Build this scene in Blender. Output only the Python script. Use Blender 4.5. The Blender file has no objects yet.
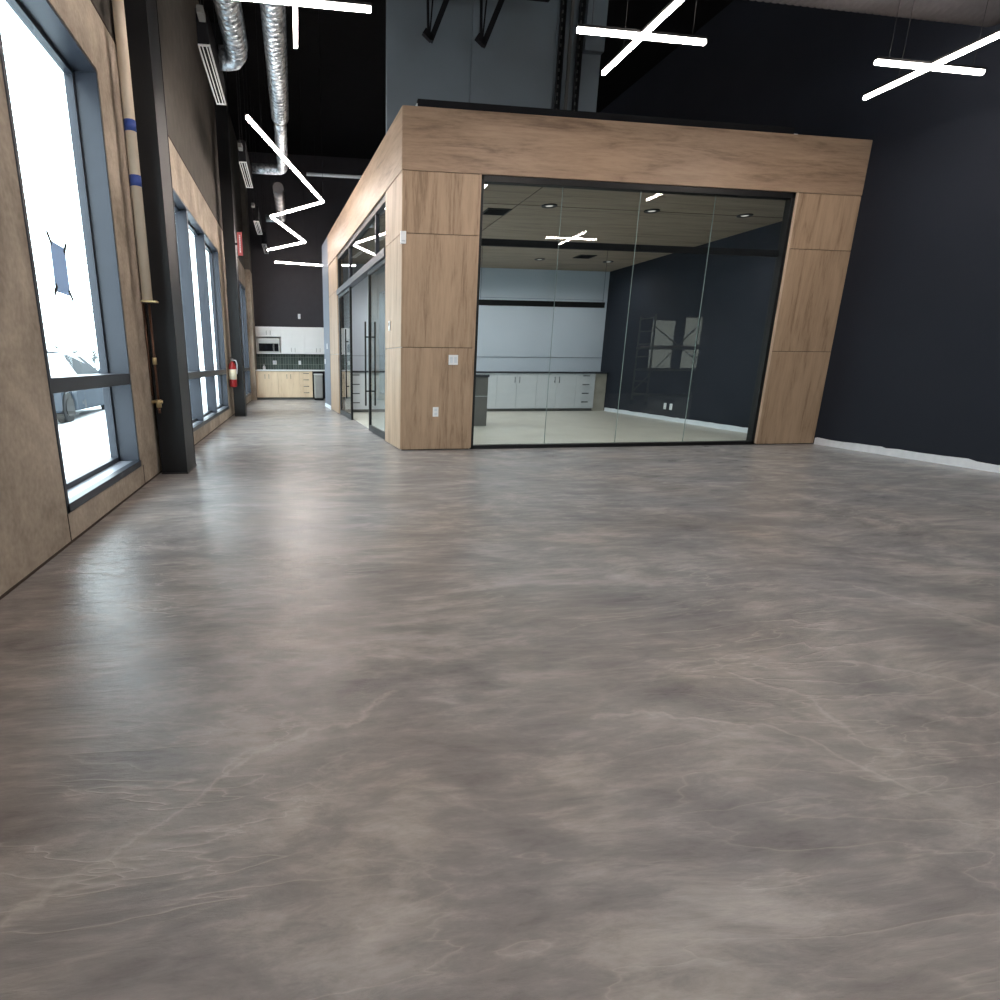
import bpy, bmesh, math, random
from mathutils import Vector, Matrix
random.seed(7)
SC = bpy.context.scene
COL = SC.collection

# ------------------------------------------------------------------ materials
MATS = {}
def nmat(name):
    m = bpy.data.materials.new(name); m.use_nodes = True
    nt = m.node_tree; nt.nodes.clear()
    out = nt.nodes.new('ShaderNodeOutputMaterial')
    return m, nt, out
def N(nt, typ, **kw):
    n = nt.nodes.new(typ)
    for k, v in kw.items():
        if k.startswith('i_'):
            n.inputs[k[2:].replace('_', ' ')].default_value = v
        else:
            setattr(n, k, v)
    return n
def L(nt, a, b): nt.links.new(a, b)
def rgba(c): return (c[0], c[1], c[2], 1.0)
def s2l(r, g, b):
    f = lambda v: (v/255)/12.92 if v/255 <= .04045 else (((v/255)+.055)/1.055)**2.4
    return (f(r), f(g), f(b))

def simple(name, col, rough=.5, metal=0., spec=.5, var=.12, scale=6., bump=0., bscale=80.):
    """principled with a soft procedural variation of its own colour"""
    if name in MATS: return MATS[name]
    m, nt, out = nmat(name)
    p = N(nt, 'ShaderNodeBsdfPrincipled')
    p.inputs['Roughness'].default_value = rough
    p.inputs['Metallic'].default_value = metal
    p.inputs['Specular IOR Level'].default_value = spec
    tc = N(nt, 'ShaderNodeTexCoord')
    nz = N(nt, 'ShaderNodeTexNoise'); nz.inputs['Scale'].default_value = scale
    nz.inputs['Detail'].default_value = 4
    L(nt, tc.outputs['Object'], nz.inputs['Vector'])
    rp = N(nt, 'ShaderNodeValToRGB')
    rp.color_ramp.elements[0].position = .3; rp.color_ramp.elements[1].position = .7
    rp.color_ramp.elements[0].color = rgba([c*(1-var) for c in col])
    rp.color_ramp.elements[1].color = rgba([min(1, c*(1+var)) for c in col])
    L(nt, nz.outputs['Fac'], rp.inputs['Fac']); L(nt, rp.outputs['Color'], p.inputs['Base Color'])
    if bump:
        nb = N(nt, 'ShaderNodeTexNoise'); nb.inputs['Scale'].default_value = bscale
        L(nt, tc.outputs['Object'], nb.inputs['Vector'])
        b = N(nt, 'ShaderNodeBump'); b.inputs['Strength'].default_value = bump; b.inputs['Distance'].default_value = .01
        L(nt, nb.outputs['Fac'], b.inputs['Height']); L(nt, b.outputs['Normal'], p.inputs['Normal'])
    L(nt, p.outputs['BSDF'], out.inputs['Surface'])
    MATS[name] = m
    return m

def emit(name, col, strength):
    m, nt, out = nmat(name)
    e = N(nt, 'ShaderNodeEmission'); e.inputs['Color'].default_value = rgba(col); e.inputs['Strength'].default_value = strength
    L(nt, e.outputs[0], out.inputs['Surface'])
    return m

def glass(name, tint, ior=1.6):
    m, nt, out = nmat(name)
    fr = N(nt, 'ShaderNodeFresnel'); fr.inputs['IOR'].default_value = ior
    ge = N(nt, 'ShaderNodeNewGeometry')
    inv = N(nt, 'ShaderNodeMath', operation='SUBTRACT'); inv.inputs[0].default_value = 1
    L(nt, ge.outputs['Backfacing'], inv.inputs[1])
    mu = N(nt, 'ShaderNodeMath', operation='MULTIPLY')
    L(nt, fr.outputs[0], mu.inputs[0]); L(nt, inv.outputs[0], mu.inputs[1])
    tr = N(nt, 'ShaderNodeBsdfTransparent'); tr.inputs['Color'].default_value = rgba(tint)
    gl = N(nt, 'ShaderNodeBsdfGlossy'); gl.inputs['Roughness'].default_value = 0.0
    mx = N(nt, 'ShaderNodeMixShader')
    L(nt, mu.outputs[0], mx.inputs[0]); L(nt, tr.outputs[0], mx.inputs[1]); L(nt, gl.outputs[0], mx.inputs[2])
    L(nt, mx.outputs[0], out.inputs['Surface'])
    return m

def translucent(name, col):
    m, nt, out = nmat(name)
    a = N(nt, 'ShaderNodeBsdfDiffuse'); a.inputs['Color'].default_value = rgba(col)
    b = N(nt, 'ShaderNodeBsdfTranslucent'); b.inputs['Color'].default_value = rgba([c*.9 for c in col])
    ad = N(nt, 'ShaderNodeAddShader'); L(nt, a.outputs[0], ad.inputs[0]); L(nt, b.outputs[0], ad.inputs[1])
    L(nt, ad.outputs[0], out.inputs['Surface']); return m

def wood(name, scale, dark, light, rough=.5, sc2=None, off=0.):
    """laminate oak: stretched noise bands (scale = vector), fine fibre lines"""
    m, nt, out = nmat(name)
    p = N(nt, 'ShaderNodeBsdfPrincipled'); p.inputs['Roughness'].default_value = rough
    p.inputs['Specular IOR Level'].default_value = .35
    tc = N(nt, 'ShaderNodeTexCoord')
    mp = N(nt, 'ShaderNodeMapping'); mp.inputs['Scale'].default_value = scale
    mp.inputs['Location'].default_value = (off, off*.7, off*1.3)
    L(nt, tc.outputs['Object'], mp.inputs['Vector'])
    n1 = N(nt, 'ShaderNodeTexNoise'); n1.inputs['Scale'].default_value = 1.0; n1.inputs['Detail'].default_value = 5
    n1.inputs['Roughness'].default_value = .6; n1.inputs['Distortion'].default_value = .8
    L(nt, mp.outputs[0], n1.inputs['Vector'])
    n2 = N(nt, 'ShaderNodeTexNoise'); n2.inputs['Scale'].default_value = 5.0; n2.inputs['Detail'].default_value = 6
    n2.inputs['Roughness'].default_value = .7
    L(nt, mp.outputs[0], n2.inputs['Vector'])
    mx = N(nt, 'ShaderNodeMix', data_type='FLOAT'); mx.inputs[0].default_value = .38
    L(nt, n1.outputs['Fac'], mx.inputs[2]); L(nt, n2.outputs['Fac'], mx.inputs[3])
    rp = N(nt, 'ShaderNodeValToRGB')
    e = rp.color_ramp.elements
    e[0].position = .36; e[0].color = rgba(dark)
    e[1].position = .60; e[1].color = rgba(light)
    md = e.new(.47); md.color = rgba([a*.38+b*.62 for a, b in zip(dark, light)])
    L(nt, mx.outputs[0], rp.inputs['Fac']); L(nt, rp.outputs['Color'], p.inputs['Base Color'])
    L(nt, p.outputs['BSDF'], out.inputs['Surface'])
    return m

def floor_material():
    m, nt, out = nmat('metallic_epoxy')
    p = N(nt, 'ShaderNodeBsdfPrincipled')
    tc = N(nt, 'ShaderNodeTexCoord')
    def mapping(scale, rot=0., loc=(0, 0, 0)):
        mp = N(nt, 'ShaderNodeMapping'); mp.inputs['Scale'].default_value = scale
        mp.inputs['Rotation'].default_value = (0, 0, rot); mp.inputs['Location'].default_value = loc
        L(nt, tc.outputs['Object'], mp.inputs['Vector']); return mp
    def noise(vec, scale, detail=6, rough=.55, dist=0.):
        n = N(nt, 'ShaderNodeTexNoise'); n.inputs['Scale'].default_value = scale; n.inputs['Detail'].default_value = detail
        n.inputs['Roughness'].default_value = rough; n.inputs['Distortion'].default_value = dist
        L(nt, vec, n.inputs['Vector']); return n
    def math_(op, a, b=None, clamp=False):
        n = N(nt, 'ShaderNodeMath', operation=op); n.use_clamp = clamp
        for i, v in enumerate((a, b)):
            if v is None: continue
            if hasattr(v, 'is_output') or hasattr(v, 'links'): L(nt, v, n.inputs[i])
            else: n.inputs[i].default_value = v
        return n.outputs[0]
    # warp field
    w = noise(mapping((1, 1, 1)).outputs[0], .55, 2, .45)
    sub = N(nt, 'ShaderNodeVectorMath', operation='SUBTRACT'); sub.inputs[1].default_value = (.5, .5, .5)
    L(nt, w.outputs['Color'], sub.inputs[0])
    scv = N(nt, 'ShaderNodeVectorMath', operation='SCALE'); scv.inputs['Scale'].default_value = 1.5
    L(nt, sub.outputs[0], scv.inputs[0])
    def warped(scale, rot, amt=1.0, loc=(0, 0, 0)):
        mp = mapping(scale, rot, loc)
        sc_ = N(nt, 'ShaderNodeVectorMath', operation='SCALE'); sc_.inputs['Scale'].default_value = amt
        L(nt, scv.outputs[0], sc_.inputs[0])
        ad = N(nt, 'ShaderNodeVectorMath', operation='ADD'); L(nt, mp.outputs[0], ad.inputs[0]); L(nt, sc_.outputs[0], ad.inputs[1])
        return ad.outputs[0]
    big = noise(warped((.9, 1.4, 1), -.5, .8), 2.0, 6, .55, .25)
    mid = noise(warped((1.5, 3.4, 1), -.45, 1.2, (3, 1, 0)), 2.4, 7, .6, .35)
    fine = noise(warped((2, 8, 1), -.55, 1.6, (7, 2, 0)), 3.4, 10, .75, .4)
    # ridged veins: thin bright crests where the noise crosses its middle
    def ridge(vec, scale, power, rough=.5, detail=4):
        n = noise(vec, scale, detail, rough, .3)
        a = math_('ABSOLUTE', math_('MULTIPLY', math_('SUBTRACT', n.outputs['Fac'], .5), 2.0))
        return math_('POWER', math_('SUBTRACT', 1.0, a, True), power)
    r1 = ridge(warped((.8, 2.4, 1), .75, 1.0, (1.3, 4, 0)), 1.2, 30, .5, 4)
    r2 = ridge(warped((.9, 4.2, 1), -.6, 1.0, (5, 9, 0)), 1.7, 60, .5, 4)
    msk = noise(mapping((1, 1, 1), 0, (11, 3, 0)).outputs[0], .9, 2)
    mk = math_('MULTIPLY', math_('SUBTRACT', msk.outputs['Fac'], .42, True), 5.0, True)
    v = math_('ADD', math_('MULTIPLY', big.outputs['Fac'], .36), math_('MULTIPLY', mid.outputs['Fac'], .34))
    v = math_('ADD', v, math_('MULTIPLY', fine.outputs['Fac'], .30))
    rp = N(nt, 'ShaderNodeValToRGB'); e = rp.color_ramp.elements
    e[0].position = .34; e[0].color = rgba(FLOOR_DARK)
    e[1].position = .66; e[1].color = rgba(FLOOR_LIGHT)
    k = e.new(.50); k.color = rgba(FLOOR_MID)
    L(nt, v, rp.inputs['Fac'])
    # warm / cool drift of the pigment
    hue = noise(mapping((1, 1, 1), 0, (2, 8, 0)).outputs[0], 1.1, 4)
    hr = N(nt, 'ShaderNodeValToRGB'); hr.color_ramp.elements[0].position = .25; hr.color_ramp.elements[1].position = .75
    hr.color_ramp.elements[0].color = (.93, .97, 1.04, 1); hr.color_ramp.elements[1].color = (1.05, .99, .93, 1)
    L(nt, hue.outputs['Fac'], hr.inputs['Fac'])
    ml = N(nt, 'ShaderNodeMix', data_type='RGBA', blend_type='MULTIPLY'); ml.inputs[0].default_value = 1
    L(nt, rp.outputs['Color'], ml.inputs[6]); L(nt, hr.outputs['Color'], ml.inputs[7])
    vein = math_('ADD', math_('MULTIPLY', r1, .25), math_('MULTIPLY', math_('MULTIPLY', r2, mk), .75), True)
    # long pigment crests poured across the slab
    wob = noise(mapping((1, 1, 1), 0, (4, 4, 0)).outputs[0], 5.0, 4, .6)
    wsub = N(nt, 'ShaderNodeVectorMath', operation='SUBTRACT'); wsub.inputs[1].default_value = (.5, .5, .5); L(nt, wob.outputs['Color'], wsub.inputs[0])
    wsc = N(nt, 'ShaderNodeVectorMath', operation='MULTIPLY'); wsc.inputs[1].default_value = (.16, .16, 0); L(nt, wsub.outputs[0], wsc.inputs[0])
    pos = N(nt, 'ShaderNodeVectorMath', operation='ADD'); L(nt, tc.outputs['Object'], pos.inputs[0]); L(nt, wsc.outputs[0], pos.inputs[1])
    dmin = None
    for line in VEINS:
        for (ax, ay), (bx, by) in zip(line[:-1], line[1:]):
            ab = Vector((bx-ax, by-ay, 0)); k = ab/ab.length_squared
            pa = N(nt, 'ShaderNodeVectorMath', operation='SUBTRACT'); pa.inputs[1].default_value = (ax, ay, 0); L(nt, pos.outputs[0], pa.inputs[0])
            dt = N(nt, 'ShaderNodeVectorMath', operation='DOT_PRODUCT'); dt.inputs[1].default_value = k; L(nt, pa.outputs[0], dt.inputs[0])
            tt = math_('ADD', dt.outputs['Value'], 0.0, True)
            pr = N(nt, 'ShaderNodeVectorMath', operation='SCALE'); pr.inputs[0].default_value = ab; L(nt, tt, pr.inputs['Scale'])
            df = N(nt, 'ShaderNodeVectorMath', operation='DISTANCE'); L(nt, pa.outputs[0], df.inputs[0]); L(nt, pr.outputs[0], df.inputs[1])
            dmin = df.outputs['Value'] if dmin is None else math_('MINIMUM', dmin, df.outputs['Value'])
    core_ = math_('MULTIPLY', math_('SUBTRACT', 1.0, math_('MULTIPLY', dmin, 75.0), True), .55)
    halo = math_('MULTIPLY', math_('POWER', math_('SUBTRACT', 1.0, math_('MULTIPLY', dmin, 6.0), True), 2.0), .34)
    brk = math_('MULTIPLY', math_('ADD', core_, halo), math_('MULTIPLY', mid.outputs['Fac'], 1.7, True))
    vein = math_('ADD', vein, brk, True)
    mv = N(nt, 'ShaderNodeMix', data_type='RGBA', blend_type='MIX')
    L(nt, math_('MULTIPLY', vein, .5), mv.inputs[0]); L(nt, ml.outputs[2], mv.inputs[6]); mv.inputs[7].default_value = rgba(FLOOR_VEIN)
    L(nt, mv.outputs[2], p.inputs['Base Color'])
    p.inputs['Metallic'].default_value = 0.0
    p.inputs['Sheen Weight'].default_value = .11; p.inputs['Sheen Roughness'].default_value = .40
    p.inputs['Specular IOR Level'].default_value = .5
    rr = N(nt, 'ShaderNodeMapRange'); rr.inputs['To Min'].default_value = .22; rr.inputs['To Max'].default_value = .265
    rr.inputs['From Min'].default_value = .4; rr.inputs['From Max'].default_value = .6
    L(nt, mid.outputs['Fac'], rr.inputs['Value']); L(nt, rr.outputs[0], p.inputs['Roughness'])
    hb = math_('ADD', math_('MULTIPLY', mid.outputs['Fac'], .5), math_('MULTIPLY', fine.outputs['Fac'], .35))
    hb = math_('ADD', hb, math_('MULTIPLY', vein, .25))
    b = N(nt, 'ShaderNodeBump'); b.inputs['Strength'].default_value = .38; b.inputs['Distance'].default_value = .02
    L(nt, hb, b.inputs['Height']); L(nt, b.outputs['Normal'], p.inputs['Normal'])
    L(nt, p.outputs['BSDF'], out.inputs['Surface'])
    return m

def concrete_material(name, c1, c2):
    m, nt, out = nmat(name)
    p = N(nt, 'ShaderNodeBsdfPrincipled'); p.inputs['Roughness'].default_value = .75
    p.inputs['Specular IOR Level'].default_value = .25
    tc = N(nt, 'ShaderNodeTexCoord')
    a = N(nt, 'ShaderNodeTexNoise'); a.inputs['Scale'].default_value = 1.6; a.inputs['Detail'].default_value = 9; a.inputs['Roughness'].default_value = .62
    a.inputs['Distortion'].default_value = .5
    L(nt, tc.outputs['Object'], a.inputs['Vector'])
    b_ = N(nt, 'ShaderNodeTexNoise'); b_.inputs['Scale'].default_value = 30; b_.inputs['Detail'].default_value = 5
    L(nt, tc.outputs['Object'], b_.inputs['Vector'])
    mx = N(nt, 'ShaderNodeMix', data_type='FLOAT'); mx.inputs[0].default_value = .22
    L(nt, a.outputs['Fac'], mx.inputs[2]); L(nt, b_.outputs['Fac'], mx.inputs[3])
    rp = N(nt, 'ShaderNodeValToRGB'); rp.color_ramp.elements[0].position = .34; rp.color_ramp.elements[1].position = .64
    rp.color_ramp.elements[0].color = rgba(c1); rp.color_ramp.elements[1].color = rgba(c2)
    L(nt, mx.outputs[0], rp.inputs['Fac']); L(nt, rp.outputs['Color'], p.inputs['Base Color'])
    bp = N(nt, 'ShaderNodeBump'); bp.inputs['Strength'].default_value = .25; bp.inputs['Distance'].default_value = .004
    L(nt, b_.outputs['Fac'], bp.inputs['Height']); L(nt, bp.outputs['Normal'], p.inputs['Normal'])
    L(nt, p.outputs['BSDF'], out.inputs['Surface'])
    return m

def tile_material():
    m, nt, out = nmat('green_tile')
    p = N(nt, 'ShaderNodeBsdfPrincipled'); p.inputs['Roughness'].default_value = .25
    tc = N(nt, 'ShaderNodeTexCoord')
    sp = N(nt, 'ShaderNodeSeparateXYZ'); cb = N(nt, 'ShaderNodeCombineXYZ')
    L(nt, tc.outputs['Object'], sp.inputs[0]); L(nt, sp.outputs['Z'], cb.inputs[0]); L(nt, sp.outputs['X'], cb.inputs[1])
    br = N(nt, 'ShaderNodeTexBrick'); br.inputs['Scale'].default_value = 1.0; br.offset = 0
    br.inputs['Color1'].default_value = rgba(s2l(58, 68, 64)); br.inputs['Color2'].default_value = rgba(s2l(80, 92, 86))
    br.inputs['Mortar'].default_value = rgba(s2l(128, 136, 130))
    br.inputs['Mortar Size'].default_value = .004; br.inputs['Brick Width'].default_value = .2; br.inputs['Row Height'].default_value = .075
    L(nt, cb.outputs[0], br.inputs['Vector']); L(nt, br.outputs['Color'], p.inputs['Base Color'])
    L(nt, p.outputs['BSDF'], out.inputs['Surface'])
    return m

VEINS = [
  [(-0.59, 0.97), (-0.43, 1.10), (-0.31, 1.23), (-0.19, 1.38), (-0.01, 1.51), (0.11, 1.54), (0.28, 1.70)],
  [(1.45, 1.63), (1.58, 1.44), (1.56, 1.27)],
  [(0.86, 1.44), (1.05, 1.45), (1.40, 1.29), (1.45, 1.11), (1.54, 1.01)],
  [(1.94, 1.65), (2.16, 1.51), (2.21, 1.37)],
  [(2.63, 2.31), (2.75, 1.99), (2.80, 1.80)]]
# tunables -----------------------------------------------------------------
FLOOR_DARK = (.116, .106, .102)
FLOOR_MID = (.232, .211, .200)
FLOOR_LIGHT = (.425, .383, .350)
FLOOR_VEIN = (.50, .45, .40)
SKY = 7.5
LAMP = 66.0
ROOMW = 52.0
EXPOSURE = 0.25

M_floor = floor_material()
M_conc = concrete_material('tan_concrete', s2l(134, 122, 109), s2l(194, 180, 163))
M_upper = simple('taupe_paint', s2l(92, 88, 83), .8, spec=.2)
M_black = simple('black_paint', s2l(22, 22, 25), .8, spec=.15)
M_ceil = simple('ceiling_black', s2l(18, 17, 18), .9, spec=.1)
M_navy = simple('navy_black_paint', s2l(30, 34, 43), .75, spec=.25, var=.08, scale=1.2)
M_back = simple('charcoal_paint', s2l(56, 54, 58), .7, spec=.25, var=.05)
M_steel = simple('black_steel', s2l(17, 17, 19), .5, spec=.35)
M_frame = simple('charcoal_frame', s2l(43, 47, 56), .4, metal=.2, var=.04)
M_frame2 = simple('black_aluminium', s2l(14, 14, 15), .5, var=.05, spec=.3)
M_track = simple('track_metal', s2l(66, 66, 72), .4, metal=.3, var=.04)
M_sill = simple('sill_metal', s2l(150, 155, 165), .35, metal=.4, var=.04)
M_wv = [wood('oak_vertical', (9, 9, .9), s2l(128, 104, 82), s2l(172, 145, 119), rough=.5, off=o) for o in (0., 3.3, 7.7)]
M_wh = wood('oak_horizontal', (.75, 7, 7), s2l(114, 92, 74), s2l(160, 134, 111))
M_whs = wood('oak_horizontal_side', (7, .75, 7), s2l(114, 92, 74), s2l(160, 134, 111))
M_wedge = wood('oak_edge_band', (9, 9, .9), s2l(176, 152, 130), s2l(204, 182, 158))
M_glass = glass('pane_glass', (.93, .97, .96))
M_glass_int = glass('partition_glass', (.93, .96, .955), 1.65)
M_glass_door = glass('door_glass', (.90, .94, .93), 2.3)
M_glass_tint = glass('tinted_glass', (.45, .45, .40), 1.5)
M_edge = simple('glass_edge', s2l(120, 134, 130), .3)
M_lamp = emit('lamp_diffuser', (1.0, .89, .82), LAMP)
M_white = simple('white_plastic', s2l(225, 225, 225), .4, var=.02)
M_whitep = simple('white_paint', s2l(205, 210, 216), .6, var=.03)
M_grey_wall = simple('grey_panel', s2l(106, 116, 124), .75, var=.06, scale=1.5)
M_roomwall = simple('pale_blue_panel', s2l(176, 184, 194), .6, var=.03, scale=2)
M_roomceil = wood('taupe_ceiling', (.8, 9, 1), s2l(128, 114, 101), s2l(160, 145, 130), .7)
M_roomfloor = simple('pale_floor', s2l(178, 176, 166), .35, var=.08, scale=2.5)
M_corr = simple('corridor_paint', s2l(92, 98, 110), .6, var=.03)
M_galv = None
def galv():
    m, nt, out = nmat('galvanised_steel')
    p = N(nt, 'ShaderNodeBsdfPrincipled'); p.inputs['Metallic'].default_value = .85; p.inputs['Roughness'].default_value = .38
    tc = N(nt, 'ShaderNodeTexCoord'); v = N(nt, 'ShaderNodeTexVoronoi'); v.inputs['Scale'].default_value = 34
    L(nt, tc.outputs['Object'], v.inputs['Vector'])
    rp = N(nt, 'ShaderNodeValToRGB'); rp.color_ramp.elements[0].color = rgba(s2l(95, 102, 110)); rp.color_ramp.elements[1].color = rgba(s2l(215, 222, 228))
    L(nt, v.outputs['Color'], rp.inputs['Fac']); L(nt, rp.outputs['Color'], p.inputs['Base Color'])
    L(nt, p.outputs['BSDF'], out.inputs['Surface']); return m
M_galv = galv()
M_flex = simple('dark_flex_duct', s2l(104, 101, 103), .45, metal=.3, var=.1, scale=20)
M_pipe = simple('beige_pipe', s2l(196, 180, 160), .5, var=.05)
M_tape = simple('blue_tape', s2l(38, 62, 130), .6, var=.05)
M_copper = simple('copper', s2l(96, 68, 54), .35, metal=.7)
M_brass = simple('brass', s2l(170, 150, 110), .35, metal=.6)
M_red = simple('extinguisher_red', s2l(150, 22, 26), .35, var=.05)
M_signred = simple('sign_red', s2l(176, 84, 84), .5, var=.03)
M_kwood = wood('pale_maple', (6, 6, .8), s2l(205, 178, 146), s2l(228, 204, 174), .5)
M_kwhite = simple('kitchen_white', s2l(222, 220, 218), .4, var=.02)
M_hand = simple('handle_metal', s2l(120, 116, 112), .35, metal=.7)
M_darktop = simple('dark_worktop', s2l(48, 50, 56), .35, var=.1)
M_lgrey = simple('cabinet_pale_grey', s2l(186, 190, 194), .5, var=.03)
M_dgrey = simple('cabinet_dark_grey', s2l(88, 88, 86), .5, var=.05)
M_steelf = simple('stainless', s2l(175, 175, 172), .35, metal=.6, var=.05)
M_dglass = simple('dark_glass', s2l(20, 22, 26), .1)
M_tile = tile_material()
M_snow = simple('snow', (.78, .82, .86), .8, var=.08, scale=1.5)
M_car = simple('car_paint', (.040, .056, .080), .6, var=.1, spec=.12)
M_carw = simple('car_paint_white', s2l(90, 98, 106), .5, var=.05, spec=.2)
M_cglass = simple('car_glass', (.022, .032, .042), .5, spec=.12)
M_tyre = simple('tyre', s2l(30, 30, 32), .8)
M_leaf = simple('winter_twigs', s2l(95, 100, 100), .9)
M_paper = translucent('grey_paper', s2l(120, 128, 140))
M_btape = simple('black_tape', s2l(25, 25, 26), .6)
M_film = simple('masking_film', s2l(215, 216, 220), .5, var=.06, scale=14)
M_scaf = simple('scaffold_yellow', s2l(170, 175, 140), .5, metal=.2)
M_sealant = simple('dark_joint_seal', s2l(62, 50, 42), .9)  # dark colour of the panel joints and sealant lines

# ------------------------------------------------------------------ helpers
class MB:
    def __init__(s): s.bm = bmesh.new()
    def box(s, x0, x1, y0, y1, z0, z1):
        vs = [s.bm.verts.new((x, y, z)) for x in (x0, x1) for y in (y0, y1) for z in (z0, z1)]
        for f in ((0, 1, 3, 2), (4, 6, 7, 5), (0, 4, 5, 1), (2, 3, 7, 6), (0, 2, 6, 4), (1, 5, 7, 3)):
            s.bm.faces.new([vs[i] for i in f])
        return s
    def bar(s, a, b, w, h=None, up=(0, 0, 1)):
        """box bar from a to b, w across, h along up"""
        a = Vector(a); b = Vector(b); h = w if h is None else h
        d = (b-a).normalized(); u = Vector(up)
        x = d.cross(u)
        if x.length < 1e-4: x = d.cross(Vector((1, 0, 0)))
        x.normalize(); u = x.cross(d)
        vs = []
        for p in (a, b):
            for sx, sy in ((-1, -1), (1, -1), (1, 1), (-1, 1)):
                vs.append(s.bm.verts.new(p + x*sx*w/2 + u*sy*h/2))
        for f in ((3, 2, 1, 0), (4, 5, 6, 7), (0, 1, 5, 4), (1, 2, 6, 5), (2, 3, 7, 6), (3, 0, 4, 7)):
            s.bm.faces.new([vs[i] for i in f])
        return s
    def tube(s, pts, r, n=12, cap=True):
        """swept tube through pts; r a number or one per point"""
        pts = [Vector(p) for p in pts]; rs = r if isinstance(r, (list, tuple)) else [r]*len(pts)
        rings = []
        ref = None
        for i, p in enumerate(pts):
            d = (pts[min(i+1, len(pts)-1)] - pts[max(i-1, 0)]).normalized()
            if ref is None:
                ref = d.orthogonal().normalized()
            ref = (ref - d*ref.dot(d)).normalized(); q = d.cross(ref)
            rings.append([s.bm.verts.new(p + (ref*math.cos(2*math.pi*k/n) + q*math.sin(2*math.pi*k/n))*rs[i]) for k in range(n)])
        for a, b in zip(rings[:-1], rings[1:]):
            for k in range(n):
                f = s.bm.faces.new((a[k], a[(k+1) % n], b[(k+1) % n], b[k])); f.smooth = True
        if cap:
            s.bm.faces.new(list(reversed(rings[0]))); s.bm.faces.new(rings[-1])
        return s
    def prism(s, poly, axis, a, b):
        """extrude 2D poly along axis ('x','y','z') from a to b; poly coords are the other two axes in order"""
        def P(u, v, w):
            return {'x': (w, u, v), 'y': (u, w, v), 'z': (u, v, w)}[axis]
        A = [s.bm.verts.new(P(u, v, a)) for u, v in poly]; B = [s.bm.verts.new(P(u, v, b)) for u, v in poly]
        n = len(poly)
        s.bm.faces.new(A); s.bm.faces.new(list(reversed(B)))
        for k in range(n): s.bm.faces.new((A[k], B[k], B[(k+1) % n], A[(k+1) % n]))
        return s
    def build(s, name, mat, parent=None, bevel=0., loc=None, rz=0., seg=2, smooth=False):
        bmesh.ops.recalc_face_normals(s.bm, faces=s.bm.faces[:])
        me = bpy.data.meshes.new(name); s.bm.to_mesh(me); s.bm.free()
        me.materials.append(mat)
        o = bpy.data.objects.new(name, me); COL.objects.link(o)
        if parent: o.parent = parent
        if loc is not None: o.location = loc
        if rz: o.rotation_euler = (0, 0, rz)
        if bevel:
            md = o.modifiers.new('bevel', 'BEVEL'); md.width = bevel; md.segments = seg; md.limit_method = 'ANGLE'
        return o
def B(x0, x1, y0, y1, z0, z1): return MB().box(x0, x1, y0, y1, z0, z1)

def tag(o, label, cat, group=None, kind=None):
    o['label'] = label; o['category'] = cat
    if group: o['group'] = group
    if kind: o['kind'] = kind
    return o
def thing(name, label, cat, loc=(0, 0, 0), rz=0., group=None):
    o = bpy.data.objects.new(name, None); COL.objects.link(o)
    o.location = loc; o.rotation_euler = (0, 0, rz); o.empty_display_size = .1
    return tag(o, label, cat, group)
def struct_empty(name, loc=(0, 0, 0), rz=0., label=None):
    o = bpy.data.objects.new(name, None); COL.objects.link(o); o.location = loc; o.rotation_euler = (0, 0, rz)
    o['kind'] = 'structure'
    if label: o['label'] = label
    return o
def struct(name, mb, mat, label=None, **kw):
    o = mb.build(name, mat, **kw); o['kind'] = 'structure'
    if label: o['label'] = label
    return o
def dup(root, loc, label, rz=None, group=None):
    r = root.copy(); COL.objects.link(r); r.location = loc; r['label'] = label
    if rz is not None: r.rotation_euler = (0, 0, rz)
    if group: r['group'] = group
    for ch in list(root.children):
        c = ch.copy(); COL.objects.link(c); c.parent = r
        for g in list(ch.children):
            d = g.copy(); COL.objects.link(d); d.parent = c
    return r

# ------------------------------------------------------------------ dimensions (metres)
XL, XR = -1.36, 7.0
Y0 = 7.148
CZ = 6.6           # hall ceiling
YB = 18.65         # kitchen back wall
YR = 4.55          # where the navy wall ends and the hall widens
YF = -7.0          # wall behind the camera
XW = 17.0

# ------------------------------------------------------------------ shell
struct('floor', B(XL-.3, XW, YF-.3, YB+.2, -.12, 0), M_floor, 'glossy grey brown marbled epoxy floor of the hall')
struct('ceiling', B(XL-.3, XW, YF-.3, YB+.2, CZ, CZ+.2), M_ceil, 'black painted ceiling deck of the hall')

# left wall with window openings ------------------------------------------------
WINS = [(-4.8, -.9, .175, 3.06), (3.575, 5.255, .175, 3.06), (7.37, 11.95, .175, 2.98), (13.9, 17.6, .175, 3.0)]
wl = MB(); y = YF
for (a, b, z0, z1) in WINS:
    wt = .22 if a < 6 else .15
    wl.box(XL-wt, XL, y, a, -.12, 3.5)
    wl.box(XL-wt, XL, a, b, -.12, z0)
    wl.box(XL-wt, XL, a, b, z1, 3.5)
    y = b
wl.box(XL-.15, XL, y, YB, -.12, 3.5)
struct('wall_left', wl, M_conc, 'tan concrete wall with the windows')
struct('wall_left_upper', B(XL-.22, XL-.012, YF, YB, 3.5, CZ), M_upper, 'taupe painted wall above the concrete')
tj = MB()
for yy, z1 in ((3.57, .17), (5.32, .6)):
    tj.box(XL, XL+.0025, yy, yy+.008, 0, .175)
struct('trim_1', tj, M_sealant, 'dark joints between concrete panels')
struct('trim_2', B(XL, XL+.006, YF, YB, 0, .012), M_sealant, 'dark sealant line where left wall meets floor')
struct('trim_3', B(XL-.012, XL+.004, YF, YB, 3.49, 3.505), M_sealant, 'dark line on top of the concrete')
struct('wall_back', B(XL-.28, XW, YB, YB+.2, -.12, CZ), M_back, 'dark charcoal wall behind the kitchenette')
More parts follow.
